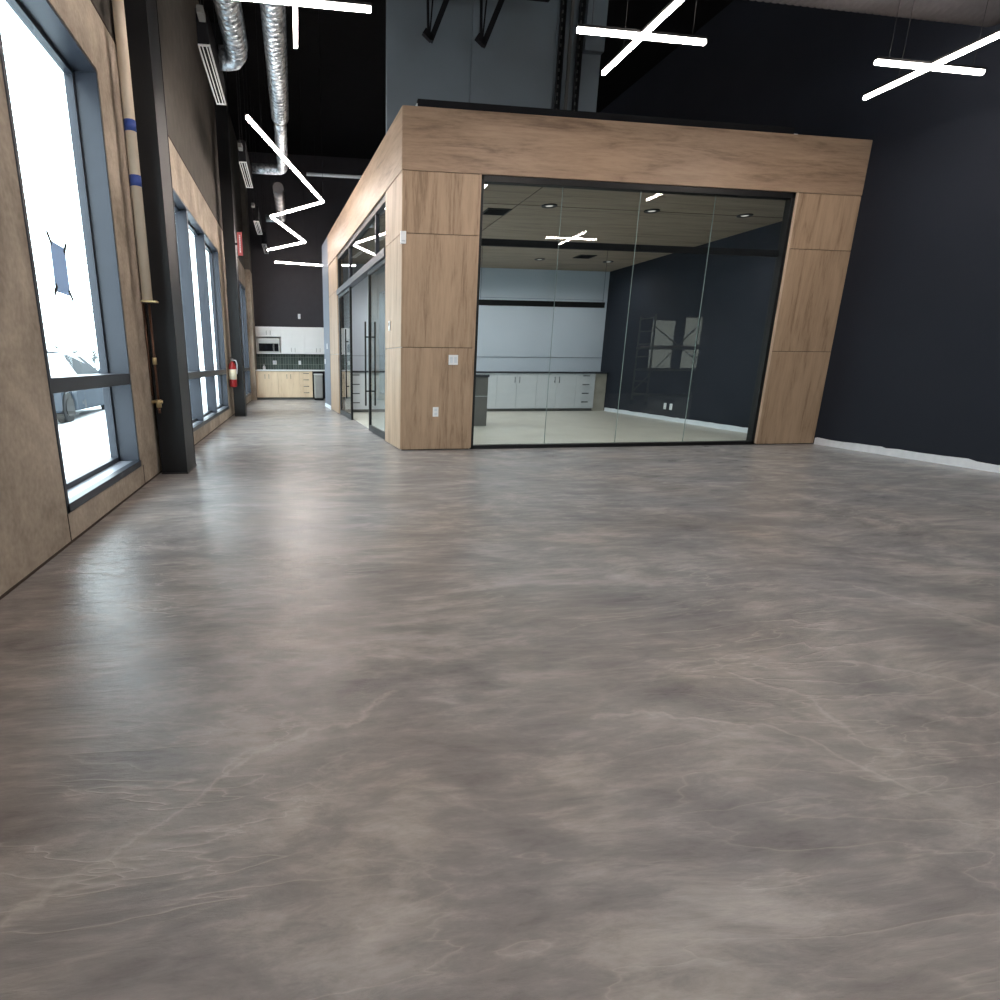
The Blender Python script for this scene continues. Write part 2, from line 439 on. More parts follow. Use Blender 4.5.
struct('wall_right', B(XR, XR+.2, YR, YB, -.12, CZ), M_navy, 'navy black wall on the right')
struct('wall_right_return', B(XR+.2, XW, YR, YR+.2, -.12, CZ), M_navy)
struct('wall_far_right', B(XW, XW+.2, YF, YR+.2, -.12, CZ), M_navy)
struct('wall_left_pilaster', B(XL, -1.235, 17.82, YB, 0, 3.5), M_conc)
struct('wall_left_pilaster_upper', B(XL, -1.235, 17.82, YB, 3.5, CZ), M_upper)
# wall behind the camera with two tall windows mirrored in the meeting room glass
fw = MB(); x = XL-.28
BW = [(3.0, 6.0, .6, 3.2), (13.1, 14.2, .9, 2.72), (14.45, 15.6, .9, 2.85)]
for a, b, z0, z1 in BW:
    fw.box(x, a, YF-.2, YF, -.12, CZ); fw.box(a, b, YF-.2, YF, -.12, z0); fw.box(a, b, YF-.2, YF, z1, CZ); x = b
fw.box(x, XW, YF-.2, YF, -.12, CZ)
struct('wall_front', fw, M_navy)

def window(name, a, b, z0, z1, mull, trans, label, gx=XL-.19, x1=XL-.005):
    """deep charcoal curtain wall frame in the left wall"""
    w = struct_empty(name, (0, 0, 0), label=label)
    f = MB()
    t = .05; fx0 = gx-.03; sx = x1
    f.box(gx-.032, sx, a, a+.02, z0, z1); f.box(gx-.032, sx, b-.02, b, z0, z1)           # jambs
    f.box(gx-.032, sx, a, b, z1-.02, z1)                                             # head
    f.box(sx-.045, sx+.012, a, b, z0, z0+.052)                                   # inner lip of the sill
    f.box(gx-.03, gx+.03, a, a+t, z0, z1); f.box(gx-.03, gx+.03, b-t, b, z0, z1)
    f.box(gx-.03, gx+.03, a, b, z1-t, z1); f.box(gx-.03, gx+.03, a, b, z0, z0+.085)
    f.box(sx-.02, sx+.012, a, a+.035, z0, z1)
    f.build('window_frame', M_frame, w, bevel=.003)
    B(gx+.03, sx-.045, a+.02, b-.02, z0, z0+.05).build('window_sill', M_sill, w, bevel=.002)
    tb = MB()
    tb.box(gx-.03, sx-.005, a+.02, b-.02, trans-.045, trans+.04)
    tb.build('transom', M_frame, w, bevel=.003)
    for my in mull:
        B(gx-.03, sx-.015, my-.036, my+.036, z0+.05, z1-.02).build('mullion', M_frame, w, bevel=.003)
    ys = [a]+list(mull)+[b]
    for q0, q1 in zip(ys[:-1], ys[1:]):
        for zz0, zz1 in ((z0+.08, trans-.045), (trans+.04, z1-t)):
            g0 = q0 + (.05 if q0 == a else .03); g1 = q1 - (.05 if q1 == b else .03)
            B(gx-.006, gx+.006, g0-.004, g1+.004, zz0, zz1).build('pane', M_glass, w)
    return w
window('window_1', *WINS[1], (), .90, 'tall charcoal framed window nearest the camera')
window('window_2', *WINS[2], (8.90, 10.40), .87, 'three bay charcoal window between the black columns', gx=XL-.14)
window('window_3', *WINS[3], (15.3, 16.65), .87, 'charcoal window beyond the second black column', gx=XL-.14)
window('window_4', *WINS[0], (-3.5, -2.2), .90, 'window beside the camera')
for i, (a, b, z0, z1) in enumerate(BW):
    w = struct_empty('window_%d' % (5+i))
    f = MB(); yy0, yy1 = YF-.14, YF-.02
    f.box(a, a+.05, yy0, yy1, z0, z1).box(b-.05, b, yy0, yy1, z0, z1).box(a, b, yy0, yy1, z0, z0+.05).box(a, b, yy0, yy1, z1-.05, z1)
    f.build('window_frame', M_frame2, w)
    B(a+.05, b-.05, YF-.085, YF-.075, z0+.05, z1-.05).build('pane', M_glass_tint if i else M_glass, w)

# right wall base film -----------------------------------------------------------
def ragged(y0, y1, base, amp, seed):
    random.seed(seed); bm = MB(); pts = [(y0, 0.0)]
    yv = y0; top = []
    while yv < y1:
        top.append((yv, base + random.uniform(-amp, amp))); yv += random.uniform(.05, .22)
    top.append((y1, base))
    poly = [(y0, 0.0), (y1, 0.0)] + list(reversed(top))
    return bm.prism(poly, 'x', XR-.012, XR-.0005)
struct('baseboard_right', ragged(YR, Y0-.02, .085, .012, 3), M_film, 'torn white masking film along the foot of the navy wall')
struct('baseboard_inner', ragged(7.35, 12.98, .085, .006, 4), M_whitep, 'white baseboard of the meeting room')

# ------------------------------------------------------------------ meeting room box
TH = math.radians(4.004)
OX, OY = 1.2, Y0
wf = struct_empty('wall_room_front', label='oak clad front of the meeting room')
core = MB()
core.box(1.222, 2.075, Y0+.022, Y0+.16, 0, 3.66).box(6.112, XR, Y0+.022, Y0+.16, 0, 3.66).box(1.222, XR, Y0+.022, Y0+.16, 3.09, 3.66)
core.build('wall_core', M_black, wf)
JZ = [.008, 1.22, 2.45, 3.078]
g = .003
for pi, (a, b) in enumerate(((1.2, 2.085), (6.115, XR-.004))):
    for k in range(3):
        B(a, b, Y0, Y0+.02, JZ[k]+g, JZ[k+1]-g).build('wood_panel', M_wv[(k+pi) % 3], wf, bevel=.0015)
B(1.2, XR-.004, Y0-.006, Y0+.02, 3.081, 3.69).build('wood_fascia', M_wh, wf, bevel=.002)
# reveals of the glazed opening, lighter laminate edge
B(2.085, 2.100, Y0, Y0+.05, .02, 3.08).build('wood_edge', M_wv[0], wf)
B(6.092, 6.115, Y0-.003, Y0+.05, .02, 3.08).build('wood_edge', M_wedge, wf)

ws = struct_empty('wall_room_side', (OX, OY, 0), TH, label='oak clad side of the meeting room along the corridor')
sc_ = MB()
sc_.box(.022, .14, .03, .88, 0, 3.66).box(.022, .14, .03, 8.02, 3.10, 3.66).box(.022, .14, 5.56, 8.02, 0, 3.66)
sc_.build('wall_core', M_roomwall, ws)
for (a, b) in ((.0, .885), (5.50, 6.87)):
    for k in range(3):
        B(0, .02, a+g, b-g, JZ[k]+g, JZ[k+1]-g).build('wood_panel', M_wv[k], ws, bevel=.0015)
B(-.006, .02, 0.002, 6.87, 3.081, 3.69).build('wood_fascia', M_whs, ws, bevel=.002)
B(-.004, .04, 6.875, 8.02, 0.0, 3.69).build('painted_end', M_corr, ws)
B(0, .14, 8.02, 8.032, 0, 3.69).build('wall_end', M_corr, ws)
struct('baseboard_corridor', B(-.016, -.004, 6.88, 8.02, 0, .08), M_whitep, 'white baseboard of the corridor wall', loc=(OX, OY, 0), rz=TH)
struct('wall_room_back', B(.93, XR, 13.36, 13.50, 0, 3.5), M_roomwall, 'pale blue grey panelled back wall of the meeting room')
struct('wall_kitchen_side', B(.78, .95, 15.37, YB, 0, 3.69).box(.78, XR, 15.3, 15.37, 0, 3.69) if False else B(2.4, 2.5, 15.45, YB, 0, 3.69), M_corr)
struct('trim_4', B(.9, XR-.01, 13.352, 13.36, 1.195, 1.201), M_sealant, 'thin joint across the pale wall')
struct('ceiling_room', MB().prism([(1.36, Y0+.16), (XR-.005, Y0+.16), (XR-.005, 13.36), (.92, 13.36)], 'z', 3.06, 3.09), M_roomceil, 'taupe wood grain ceiling of the meeting room')
struct('roof_room_light_block', MB().prism([(1.36, Y0+.16), (XR-.005, Y0+.16), (XR-.005, 15.1), (.80, 15.1)], 'z', 3.55, 3.62), M_black)  # unseen slab over the box, put in to block light
struct('floor_room', MB().prism([(1.36, Y0+.06), (XR, Y0+.06), (XR, 13.36), (.92, 13.36), (1.14, 9.0)], 'z', .0005, .008), M_roomfloor, 'pale covered floor of the meeting room')
tj = MB()
tj.box(2.925, 2.933, Y0+.17, 13.84, 3.056, 3.061).box(1.3, XR, 8.23, 8.238, 3.056, 3.061).box(1.2, XR, 10.67, 10.678, 3.056, 3.061)
struct('trim_5', tj, M_sealant, 'dark joints between the ceiling boards')

# front glazing -------------------------------------------------------------------
w = struct_empty('window_8', label='four pane frameless glass front of the meeting room')
f = MB(); fy0, fy1 = Y0+.035, Y0+.115
f.box(2.100, 2.135, fy0-.02, fy1, .0, 3.08).box(6.045, 6.092, fy0-.02, fy1, .0, 3.08)
f.box(2.1, 6.092, fy0-.02, fy1, 3.015, 3.08).box(2.1, 6.092, fy0-.02, fy1, .0, .045)
f.build('window_frame', M_frame2, w, bevel=.003)
B(2.135, 6.045, Y0+.09, Y0+.145, 2.372, 2.445).build('transom', M_black, w, bevel=.002)
px_ = [2.135, 3.10, 4.08, 5.06, 6.045]
for a, b in zip(px_[:-1], px_[1:]):
    B(a+.002, b-.002, Y0+.070, Y0+.080, .045, 3.015).build('pane', M_glass_int, w)
for a in px_[1:-1]:
    B(a-.0018, a+.0018, Y0+.069, Y0+.081, .045, 3.015).build('pane_joint', M_edge, w)

# side entrance --------------------------------------------------------------------
e = struct_empty('window_9', (OX, OY, 0), TH, label='glass transom strip above the sliding doors')
f = MB()
f.box(.02, .12, .885, .94, 0, 3.08).box(.02, .12, 5.44, 5.5, 0, 3.08).box(.02, .12, .885, 5.5, 3.0, 3.08)
f.build('window_frame', M_frame2, e, bevel=.002)
for my in (1.70, 4.10): B(.03, .09, my-.02, my+.02, 2.45, 3.0).build('mullion', M_frame, e)
ys = [.94, 1.68, 4.08, 5.44]
for a, b in ((.94, 1.68), (1.72, 4.08), (4.12, 5.44)):
    B(.055, .065, a, b, 2.45, 3.0).build('pane', M_glass_int, e)
B(-.015, .11, .9, 5.5, 2.35, 2.45).build('door_track', M_track, e, bevel=.004)
def slider(name, a, b, hy, label, sides=(-1, 1)):
    d = struct_empty(name, (OX, OY, 0), TH, label=label)
    f = MB(); t = .055; x0, x1 = .02, .06; z1 = 2.345
    f.box(x0, x1, a, a+t, .012, z1).box(x0, x1, b-t, b, .012, z1).box(x0, x1, a+t, b-t, .012, .10).box(x0, x1, a+t, b-t, z1-t, z1)
    f.build('door_frame', M_frame2, d, bevel=.002)
    B(.036, .044, a+t, b-t, .10, z1-t).build('pane', M_glass_door, d)
    for sx in sides:
        xx = .04 + sx*.075
        h = MB().tube([(xx, hy, .40), (xx, hy, 1.64)], .013, 10)
        for zz in (.62, 1.42): h.tube([(.04+sx*.022, hy, zz), (xx, hy, zz)], .010, 8)
        h.build('door_handle', M_frame2, d)
slider('door_1', .95, 2.22, 2.16, 'right glass sliding door of the meeting room, nearer the camera')
slider('door_2', 4.02, 5.44, 4.20, 'left glass sliding door of the meeting room, farther from the camera', (-1,))

# box wall fittings -------------------------------------------------------------------
def plate(name, label, cat, x, y, z, w, h, inner, rz=0., d=.012, group=None):
    t = thing(name, label, cat, (x, y, z), rz, group)
    B(-w/2, w/2, -d, 0, -h/2, h/2).build('cover_plate', M_white, t, bevel=.003)
    for (cx_, cz_, ww, hh) in inner:
        B(cx_-ww/2, cx_+ww/2, -d-.004, -d, cz_-hh/2, cz_+hh/2).build('rocker' if 'switch' in name else 'socket_face', M_whitep, t, bevel=.001)
    return t
plate('light_switch', 'white double light switch on the left oak pier, above the socket', 'light switch', 1.838, Y0, 1.08, .115, .115, [(-.026, 0, .035, .07), (.026, 0, .035, .07)])
plate('wall_socket', 'white socket low on the left oak pier', 'wall socket', 1.636, Y0, .467, .07, .115, [(0, .024, .034, .03), (0, -.024, .034, .03)])
t = thing('access_reader', 'small white sensor box on the upper corner of the oak pier', 'sensor', (1.2, Y0, 2.40))
B(-.02, .045, -.03, 0.0, -.065, .065).build('housing', M_white, t, bevel=.006)
B(-.008, .033, -.032, -.03, -.045, -.03).build('lens', M_lgrey, t, bevel=.001)
def on_side(s, x=0.):
    return (OX + x*math.cos(TH) - s*math.sin(TH), OY + x*math.sin(TH) + s*math.cos(TH))
sx, sy = on_side(.58)
t = thing('thermostat', 'white oval thermostat on the narrow oak side beside the glass door', 'thermostat', (sx, sy, 1.49), TH - math.pi/2)
B(-.03, .03, -.02, 0, -.06, .06).build('housing', M_white, t, bevel=.012, seg=3)
B(-.018, .018, -.023, -.02, .0, .04).build('screen', M_dgrey, t, bevel=.002)
sx, sy = on_side(7.35, -.004)
plate('light_switch', 'white light switch on the pale corridor wall', 'light switch', sx, sy, 1.42, .075, .12, [(0, 0, .034, .07)], TH-math.pi/2)
sx, sy = on_side(7.85, -.004)
plate('wall_socket', 'white socket on the end of the pale corridor wall near the kitchenette', 'wall socket', sx, sy, 1.08, .075, .12, [(0, .024, .034, .03), (0, -.024, .034, .03)], TH-math.pi/2)
for yy, lb in ((10.47, 'white socket low on the dark wall behind the glass, nearer of the pair'), (10.66, 'white socket low on the dark wall behind the glass, farther of the pair')):
    plate('wall_socket', lb, 'wall socket', XR, yy, .275, .075, .115, [(0, .024, .034, .03), (0, -.024, .034, .03)], -math.pi/2)

# black rail lying on top of the box
t = thing('roof_rail', 'long black rail lying along the top edge of the oak box', 'rail', (1.39, Y0+.16, 3.70))
B(0, 4.66, 0, .07, .0, .125).build('rail_body', M_black, t, bevel=.006)
B(4.66, 4.72, 0.0, .06, -.0, .06).build('end_cap', M_white, t, bevel=.01)
B(-.014, 0, .0, .06, .0, .08).build('end_cap', M_lgrey, t, bevel=.004)

# ------------------------------------------------------------------ meeting room contents
def handle_bar(parent, x, y, z, vertical=True, ln=.13, mat=None):
    h = MB(); mat = mat or M_hand
    if vertical:
        h.tube([(x, y-.028, z-ln/2), (x, y-.028, z+ln/2)], .006, 8)
        for s_ in (-1, 1): h.tube([(x, y, z+s_*ln*.38), (x, y-.028, z+s_*ln*.38)], .005, 6)
    else:
        h.tube([(x-ln/2, y-.028, z), (x+ln/2, y-.028, z)], .009, 8)
        for s_ in (-1, 1): h.tube([(x+s_*ln*.38, y, z), (x+s_*ln*.38, y-.028, z)], .005, 6)
    return h.build('handle', mat, parent)
def base_cabinet(name, label, x, y, w, depth, h, z0, mat, doors=2, drawers=0, group=None, hmat=None, kick=M_dgrey, low=False):
    """front faces -Y at local y=0"""
    t = thing(name, label, 'cabinet', (x, y, z0), 0, group)
    k = .065 if not low else 0.
    b = MB().box(0.001, w-.001, .02, depth, k, h)
    b.build('body', mat, t)
    if k: B(.0, w, .06, .08, 0, k).build('toe_kick', kick, t)
    if doors:
        dw = w/doors
        for i in range(doors):
            d = B(i*dw+.002, (i+1)*dw-.002, 0, .019, k+.003, h-.003).build('door', mat, t, bevel=.0015)
            hx = (i+1)*dw-.055 if (i % 2 == 0 and doors > 1) else i*dw+.055
            handle_bar(d, hx, 0, (h-.14) if not low else .11, True, .13, hmat)
    for i in range(drawers):
        dh = (h-k)/drawers
        d = B(.002, w-.002, 0, .019, k+i*dh+.003, k+(i+1)*dh-.003).build('drawer', mat, t, bevel=.0015)
        handle_bar(d, w/2, 0, k+(i+1)*dh-.05, False, .16, hmat)
    return t
RY = 12.97
G = 'pale cabinets along the back of the meeting room'
names = {
 .97: ('drawer_cabinet', 'pale grey four drawer cabinet seen through the open sliding doorway', .46, 0, 4),
 1.43: ('base_cabinet', 'pale grey two door cabinet right of the drawers in the doorway', 1.10, 2, 0),
 2.53: ('base_cabinet', 'pale grey two door cabinet behind the left oak pier', .92, 2, 0),
 3.45: ('base_cabinet', 'pale grey two door cabinet partly hidden by the dark desk', .90, 2, 0),
 4.35: ('base_cabinet', 'pale grey two door cabinet behind the glass, left of the middle pair of doors', .94, 2, 0),
 5.29: ('base_cabinet', 'pale grey two door cabinet behind the glass, left of the four drawer stack', .94, 2, 0),
 6.23: ('drawer_cabinet', 'pale grey four drawer cabinet behind the glass, near the dark right wall', .46, 0, 4)}
for x, (nm, lb, wd, nd, nr) in names.items():
    base_cabinet(nm, lb, x, RY, wd, .375, .84, .008, M_lgrey, nd, nr, G, M_frame2)
t = tag(B(6.695, 6.98, RY+.03, RY+.38, .008, .845).build('filler_panel', simple('tan_grey_panel', s2l(150, 146, 136), .6)), 'tan grey end panel between the drawers and the dark wall', 'panel')
tag(B(.96, XR-.005, RY-.02, RY+.385, .850, .885).build('worktop', M_darktop, bevel=.003), 'long dark worktop over the pale cabinets in the meeting room', 'worktop')
t = thing('desk', 'dark grey desk end just inside the glass beside the left pier', 'desk', (2.3, 9.87, .008))
B(0, .86, .0, .6, 0, .82).build('body', M_dgrey, t, bevel=.003)
B(-.01, .875, -.012, .62, .82, .86).build('desk_top', M_darktop, t, bevel=.003)
B(0, .862, -.004, 0, .50, .506).build('drawer_gap', M_lgrey, t)

# linear pendant, switched off
t = thing('linear_pendant', 'long dark linear pendant, switched off, hanging in the meeting room', 'pendant light', (3.02, 11.0, 2.07))
B(0, 2.69, -.03, .03, 0, .095).build('lamp_body', M_frame2, t, bevel=.004)
for xx in (.28, 2.66):
    MB().tube([(xx, 0, .095), (xx, 0, .99)], .003, 6).build('suspension_cable', M_frame2, t)
MB().tube([(.28, 0, .135), (2.66, 0, .135)], .002, 6).build('power_cable', M_frame2, t)

M_dlamp = emit('downlight_glow', (1.0, .95, .88), .55)
dls = []
base = None
for (x, yy), lb in (((3.35, 8.2), 'round recessed downlight near the glass, leftmost of its row'),
                    ((4.82, 8.2), 'round recessed downlight near the glass, middle of its row'),
                    ((6.23, 8.2), 'round recessed downlight near the glass, right of its row by the dark wall'),
                    ((4.82, 12.1), 'round recessed downlight at the back of the meeting room, left of the far vent'),
                    ((6.28, 12.1), 'round recessed downlight at the back of the meeting room, right of the far vent')):
    if base is None:
        base = thing('downlight', lb, 'downlight', (x, yy, 3.06), 0, 'downlights in the meeting room ceiling')
        r = MB()
        n = 28; ring = []
        for k in range(n):
            a0 = 2*math.pi*k/n
            ring.append([r.bm.verts.new((math.cos(a0)*q, math.sin(a0)*q, zz)) for q, zz in ((.105, 0), (.10, -.012), (.058, -.012), (.052, -.001))])
        for k in range(n):
            for j in range(3): r.bm.faces.new((ring[k][j], ring[(k+1) % n][j], ring[(k+1) % n][j+1], ring[k][j+1]))
        r.build('trim_ring', M_frame2, base)
        MB().tube([(0, 0, -.0015), (0, 0, -.0065)], .050, 24).build('diffuser', M_dlamp, base)
    else: dup(base, (x, yy, 3.06), lb)
for i, (x, yy) in enumerate(((3.35, 8.2), (4.82, 8.2), (6.23, 8.2), (4.82, 12.1), (6.28, 12.1), (1.9, 8.2), (1.9, 12.1), (3.35, 12.1))):  # added fill spots that brighten the room; the downlights themselves are dim
    l = bpy.data.lights.new('room_fill_spot', 'SPOT'); l.energy = ROOMW*(2.2 if i > 4 else 1); l.color = (1.0, .98, .96); l.spot_size = math.radians(165); l.spot_blend = .9; l.shadow_soft_size = .05
    o = bpy.data.objects.new('room_fill_spot', l); COL.objects.link(o); o.location = (x, yy, 3.035)
    if i > 4: dup(base, (x, yy, 3.06), ['round recessed downlight behind the left oak pier', 'round recessed downlight above the sliding doorway drawers', 'round recessed downlight at the back of the meeting room, left of the pale seam'][i-5])
def ceiling_vent(label, x, yy):
    t = thing('ceiling_vent', label, 'vent', (x, yy, 3.06), 0, 'vents in the meeting room ceiling')
    B(-.16, .16, -.16, .16, -.004, 0).build('backing', M_black, t)
    f = MB(); f.box(-.17, -.15, -.17, .17, -.012, 0).box(.15, .17, -.17, .17, -.012, 0).box(-.15, .15, -.17, -.15, -.012, 0).box(-.15, .15, .15, .17, -.012, 0)
    f.build('vent_frame', M_frame2, t)
    s_ = MB()
    for k in range(6): s_.box(-.15, .15, -.13+k*.052, -.122+k*.052, -.012, -.004)
    s_.build('louvre', M_frame2, t)
    return t
v = ceiling_vent('square dark ceiling vent near the glass beside the left pier', 2.76, 8.62)
dup(v, (5.55, 11.65, 3.06), 'square dark ceiling vent at the back of the meeting room between two downlights')

# ------------------------------------------------------------------ columns
def column(name, label, x0, x1, y0, y1, top):
    t = thing(name, label, 'column', ((x0+x1)/2, (y0+y1)/2, 0), 0, 'black steel columns on the window wall')
    w_, d_ = (x1-x0)/2, (y1-y0)/2
    # wide flange section: near flange, web, far flange boxed by a cover plate
    m = MB(); m.box(-w_, w_, -d_, -d_+.016, .0, top).box(-w_, w_, d_-.016, d_, 0, top).box(-.01, .01, -d_+.016, d_-.016, 0, top)
    m.box(w_-.02, w_-.004, -d_+.016, d_-.016, 0, top)
    m.build('shaft', M_steel, t, bevel=.002)
    B(-w_-.0, w_+.008, -d_-.012, d_+.012, 0, .012).build('base_plate', M_steel, t)
    return t
column('steel_column', 'black steel column nearest the camera, beside the beige pipe', -1.325, -1.092, 5.84, 6.33, CZ)
column('steel_column', 'black steel column farther down the hall behind the fire extinguisher', -1.292, -1.083, 12.26, 12.62, CZ)

# beige pipe with tape, copper pipe with valves
t = thing('beige_pipe', 'vertical beige pipe with two bands of blue tape beside the near black column', 'pipe', (-1.25, 5.60, 1.53))
MB().tube([(0, 0, 0), (0, 0, CZ-1.53)], .043, 18).build('pipe_body', M_pipe, t)
for zz, hh in ((.91, .04), (1.30, .04)): MB().tube([(0, 0, zz-hh), (0, 0, zz+hh)], .045, 18).build('blue_tape', M_tape, t)
MB().box(-.045, .085, -.05, .03, -.012, .002).build('end_flange', M_brass, t, bevel=.002)
t = thing('copper_pipe', 'thin copper pipe with brass valves below the beige pipe', 'pipe', (-1.245, 5.62, .64))
MB().tube([(0, 0, .05), (0, 0, .87)], .010, 10).build('pipe_body', M_copper, t)
MB().tube([(-.045, -.01, .1), (-.045, -.01, .87)], .008, 10).build('pipe_body', M_copper, t)
for zz in (.40,): MB().tube([(0, 0, zz-.03), (0, 0, zz+.03)], .018, 10).build('valve', M_brass, t)
MB().tube([(0, 0, 0), (0, 0, .07)], .022, 10).tube([(-.06, 0, .05), (.035, 0, .05)], .014, 10).build('tap', M_brass, t)
MB().tube([(0, 0, -.05), (0, 0, -.0)], .012, 8).build('tap_outlet', M_copper, t)

# fire extinguisher and sign
t = thing('fire_extinguisher', 'red fire extinguisher with pale label hanging on the far black column', 'fire extinguisher', (-1.268, 12.14, .58))
MB().tube([(0, 0, 0), (0, 0, .02), (0, 0, .38), (0, 0, .43), (0, 0, .46), (0, 0, .48)], [.062, .072, .072, .055, .03, .022], 20).build('cylinder', M_red, t)
MB().tube([(0, 0, .14), (0, 0, .33)], .0735, 20).build('paper_label', simple('label_cream', s2l(225, 215, 190), .6), t)
MB().box(-.03, .03, -.02, .02, .48, .53).build('valve_head', M_hand, t, bevel=.005)
MB().bar((-.02, -.06, .55), (.0, .03, .53), .02, .012).bar((-.02, -.06, .50), (.0, .0, .51), .02, .01).build('lever', M_steel, t)
MB().tube([(.03, 0, .5), (.075, -.01, .5), (.095, -.01, .42), (.085, -.01, .28), (.08, -.01, .24)], .011, 8).build('hose', M_btape if False else M_lgrey, t)
B(-.03, .03, .06, .118, .3, .36).build('wall_bracket', M_steel, t)
t = thing('fire_sign', 'red vertical sign plate projecting from the far black column', 'sign', (-1.0, 12.30, 2.97))
B(-.045, .045, -.004, .004, 0, .40).build('plate', M_signred, t)
lt = MB()
poly = [(-.010, .05)]; zz = .06
while zz < .34:
    poly += [(.012, zz), (.012, zz+.018), (-.002, zz+.018), (-.002, zz+.03)]; zz += .03
poly += [(-.010, zz)]
lt.prism(poly, 'y', -.0058, -.004)
lt.build('lettering', M_white, t)
B(-.085, -.045, -.003, .003, .18, .22).build('bracket', M_steel, t)

# taped note on the near window glass (the pane's inner face)
t = thing('paper_note', 'grey paper taped to the glass of the near window', 'paper', (XL-.183, 4.52, 1.47))
n_ = MB()
pz = [( -.13, .0), (.13, -.005), (.135, .30), (-.115, .31)]
n_.prism(pz, 'x', 0, .0015)
n_.build('sheet', M_paper, t)
for (yy, z_, a_) in ((-.13, .01, .8), (.135, -.0, -.8), (.135, .30, .9), (-.125, .32, -.9)):
    dy, dz = .045*math.cos(a_), .045*math.sin(a_)
    MB().bar((.003, yy-dy, z_-dz), (.003, yy+dy, z_+dz), .03, .0015, up=(1, 0, 0)).build('tape_strip', M_btape, t)

# ------------------------------------------------------------------ suspended lights
def lamp_bar(parent, a, b, name='light_bar'):
    a = Vector(a); b = Vector(b)
    o = MB().bar(a, b, .031, .032).build(name, M_lamp, parent, bevel=.004)
    up = Vector((0, 0, .027))
    d = (b-a).normalized()*.004
    MB().bar(a+up-d, b+up+d, .034, .018).build('housing', M_frame2, parent)
    return o
LZ = 3.597
def cross_light(label, x, yy):
    t = thing('cross_light', label, 'pendant light', (x, yy, LZ), 0, 'crossed linear pendants')
    lamp_bar(t, (-.56, 0, 0), (.56, 0, 0)); lamp_bar(t, (0, -.64, .002), (0, .64, .002))
    for xx, y2 in ((-.44, 0), (.44, 0), (0, .3)):
        MB().tube([(xx, y2, .036), (xx, y2, CZ-LZ-.002)], .0025, 5).build('suspension_cable', M_frame2, t)
    return t
c0 = cross_light('crossed linear pendant over the left of the hall, mostly above the picture edge', .072, 5.27)
dup(c0, (2.845, 5.27, LZ), 'crossed linear pendant in front of the oak box, middle one')
dup(c0, (5.64, 5.31, LZ), 'crossed linear pendant near the navy wall, rightmost')
for x, lb in ((.06, 'crossed linear pendant overhead left of the camera'), (2.80, 'crossed linear pendant overhead near the camera'), (5.77, 'crossed linear pendant overhead to the right, mirrored in the glass front')):
    dup(c0, (x, 1.64, LZ), lb)
dup(c0, (2.8, -1.4, LZ), 'added crossed linear pendant, unseen behind the camera in the middle')  # unseen row behind the camera, added for more light on the floor
dup(c0, (.06, -1.4, LZ), 'added crossed linear pendant, unseen behind the camera on the window side')
zz = [(-.456, 7.487), (.495, 10.83), (-.397, 12.0), (.237, 14.24), (-.614, 15.36)]
t = thing('zigzag_light', 'long zigzag linear pendant over the corridor beside the oak box', 'pendant light', (0, 0, LZ))
for a, b in zip(zz[:-1], zz[1:]): lamp_bar(t, (a[0], a[1], 0), (b[0], b[1], 0))
for a in [(-.33, 7.93)]+zz[1:]: MB().tube([(a[0], a[1], .036), (a[0], a[1], CZ-LZ-.002)], .0025, 5).build('suspension_cable', M_frame2, t)
t = thing('linear_light', 'single straight linear pendant in front of the kitchenette', 'pendant light', (0, 17.22, LZ))
lamp_bar(t, (-.515, -.15, 0), (.73, .15, 0))
for xx in (-.4, .6): MB().tube([(xx, 0, .036), (xx, 0, CZ-LZ-.002)], .0025, 5).build('suspension_cable', M_frame2, t)

# ------------------------------------------------------------------ ducts
def spiral(parent, a, b, r, pitch=.10, mat=M_galv, name='spiral_duct_run'):
    """round duct along a-b with raised seam ribs"""
    a = Vector(a); b = Vector(b); ln = (b-a).length; d = (b-a)/ln
    pts, rs = [], []
    n = int(ln/pitch)
    for i in range(n):
        p = i*pitch
        for q, rr in ((0, r), (pitch*.72, r), (pitch*.80, r*1.05), (pitch*.92, r*1.05)):
            pts.append(a+d*(p+q)); rs.append(rr)
    pts.append(b); rs.append(r)
    return MB().tube(pts, rs, 24).build(name, mat, parent)
DZ = 4.22
t = thing('spiral_duct', 'galvanised spiral duct nearest the window wall, ending in an elbow', 'duct', (0, 0, 0))
spiral(t, (-.525, 2.2, DZ), (-.525, 7.45, DZ), .118, .09)
MB().tube([(-.525, 7.45, DZ), (-.53, 7.55, DZ-.01), (-.575, 7.64, DZ-.02), (-.65, 7.67, DZ-.02), (-.72, 7.67, DZ-.02)], .112, 20).build('elbow', M_galv, t)
t = thing('spiral_duct', 'long galvanised spiral duct running deep over the corridor', 'duct', (0, 0, 0))
spiral(t, (-.10, 2.2, DZ), (-.125, 9.2, DZ), .112, .09)
MB().tube([(-.125, 9.2, DZ), (-.13, 9.3, DZ)], [.118, .085], 20, False).build('reducer', M_galv, t)
spiral(t, (-.13, 9.3, DZ), (-.145, 11.35, DZ), .085, .4)
MB().tube([(-.145, 11.35, DZ), (-.155, 11.43, DZ), (-.2, 11.48, DZ), (-.3, 11.5, DZ), (-.42, 11.5, DZ), (-.66, 11.5, DZ)], .08, 18).build('elbow', M_galv, t)
t = thing('branch_duct', 'short galvanised branch duct behind the zigzag light', 'duct', (0, 0, 0))
spiral(t, (-.26, 12.6, DZ), (-.26, 15.0, DZ), .10, .3, M_flex)
MB().tube([(-.26, 15.0, DZ), (-.3, 15.1, DZ), (-.4, 15.12, DZ), (-.62, 15.12, DZ)], .07, 16).build('elbow', M_galv, t)
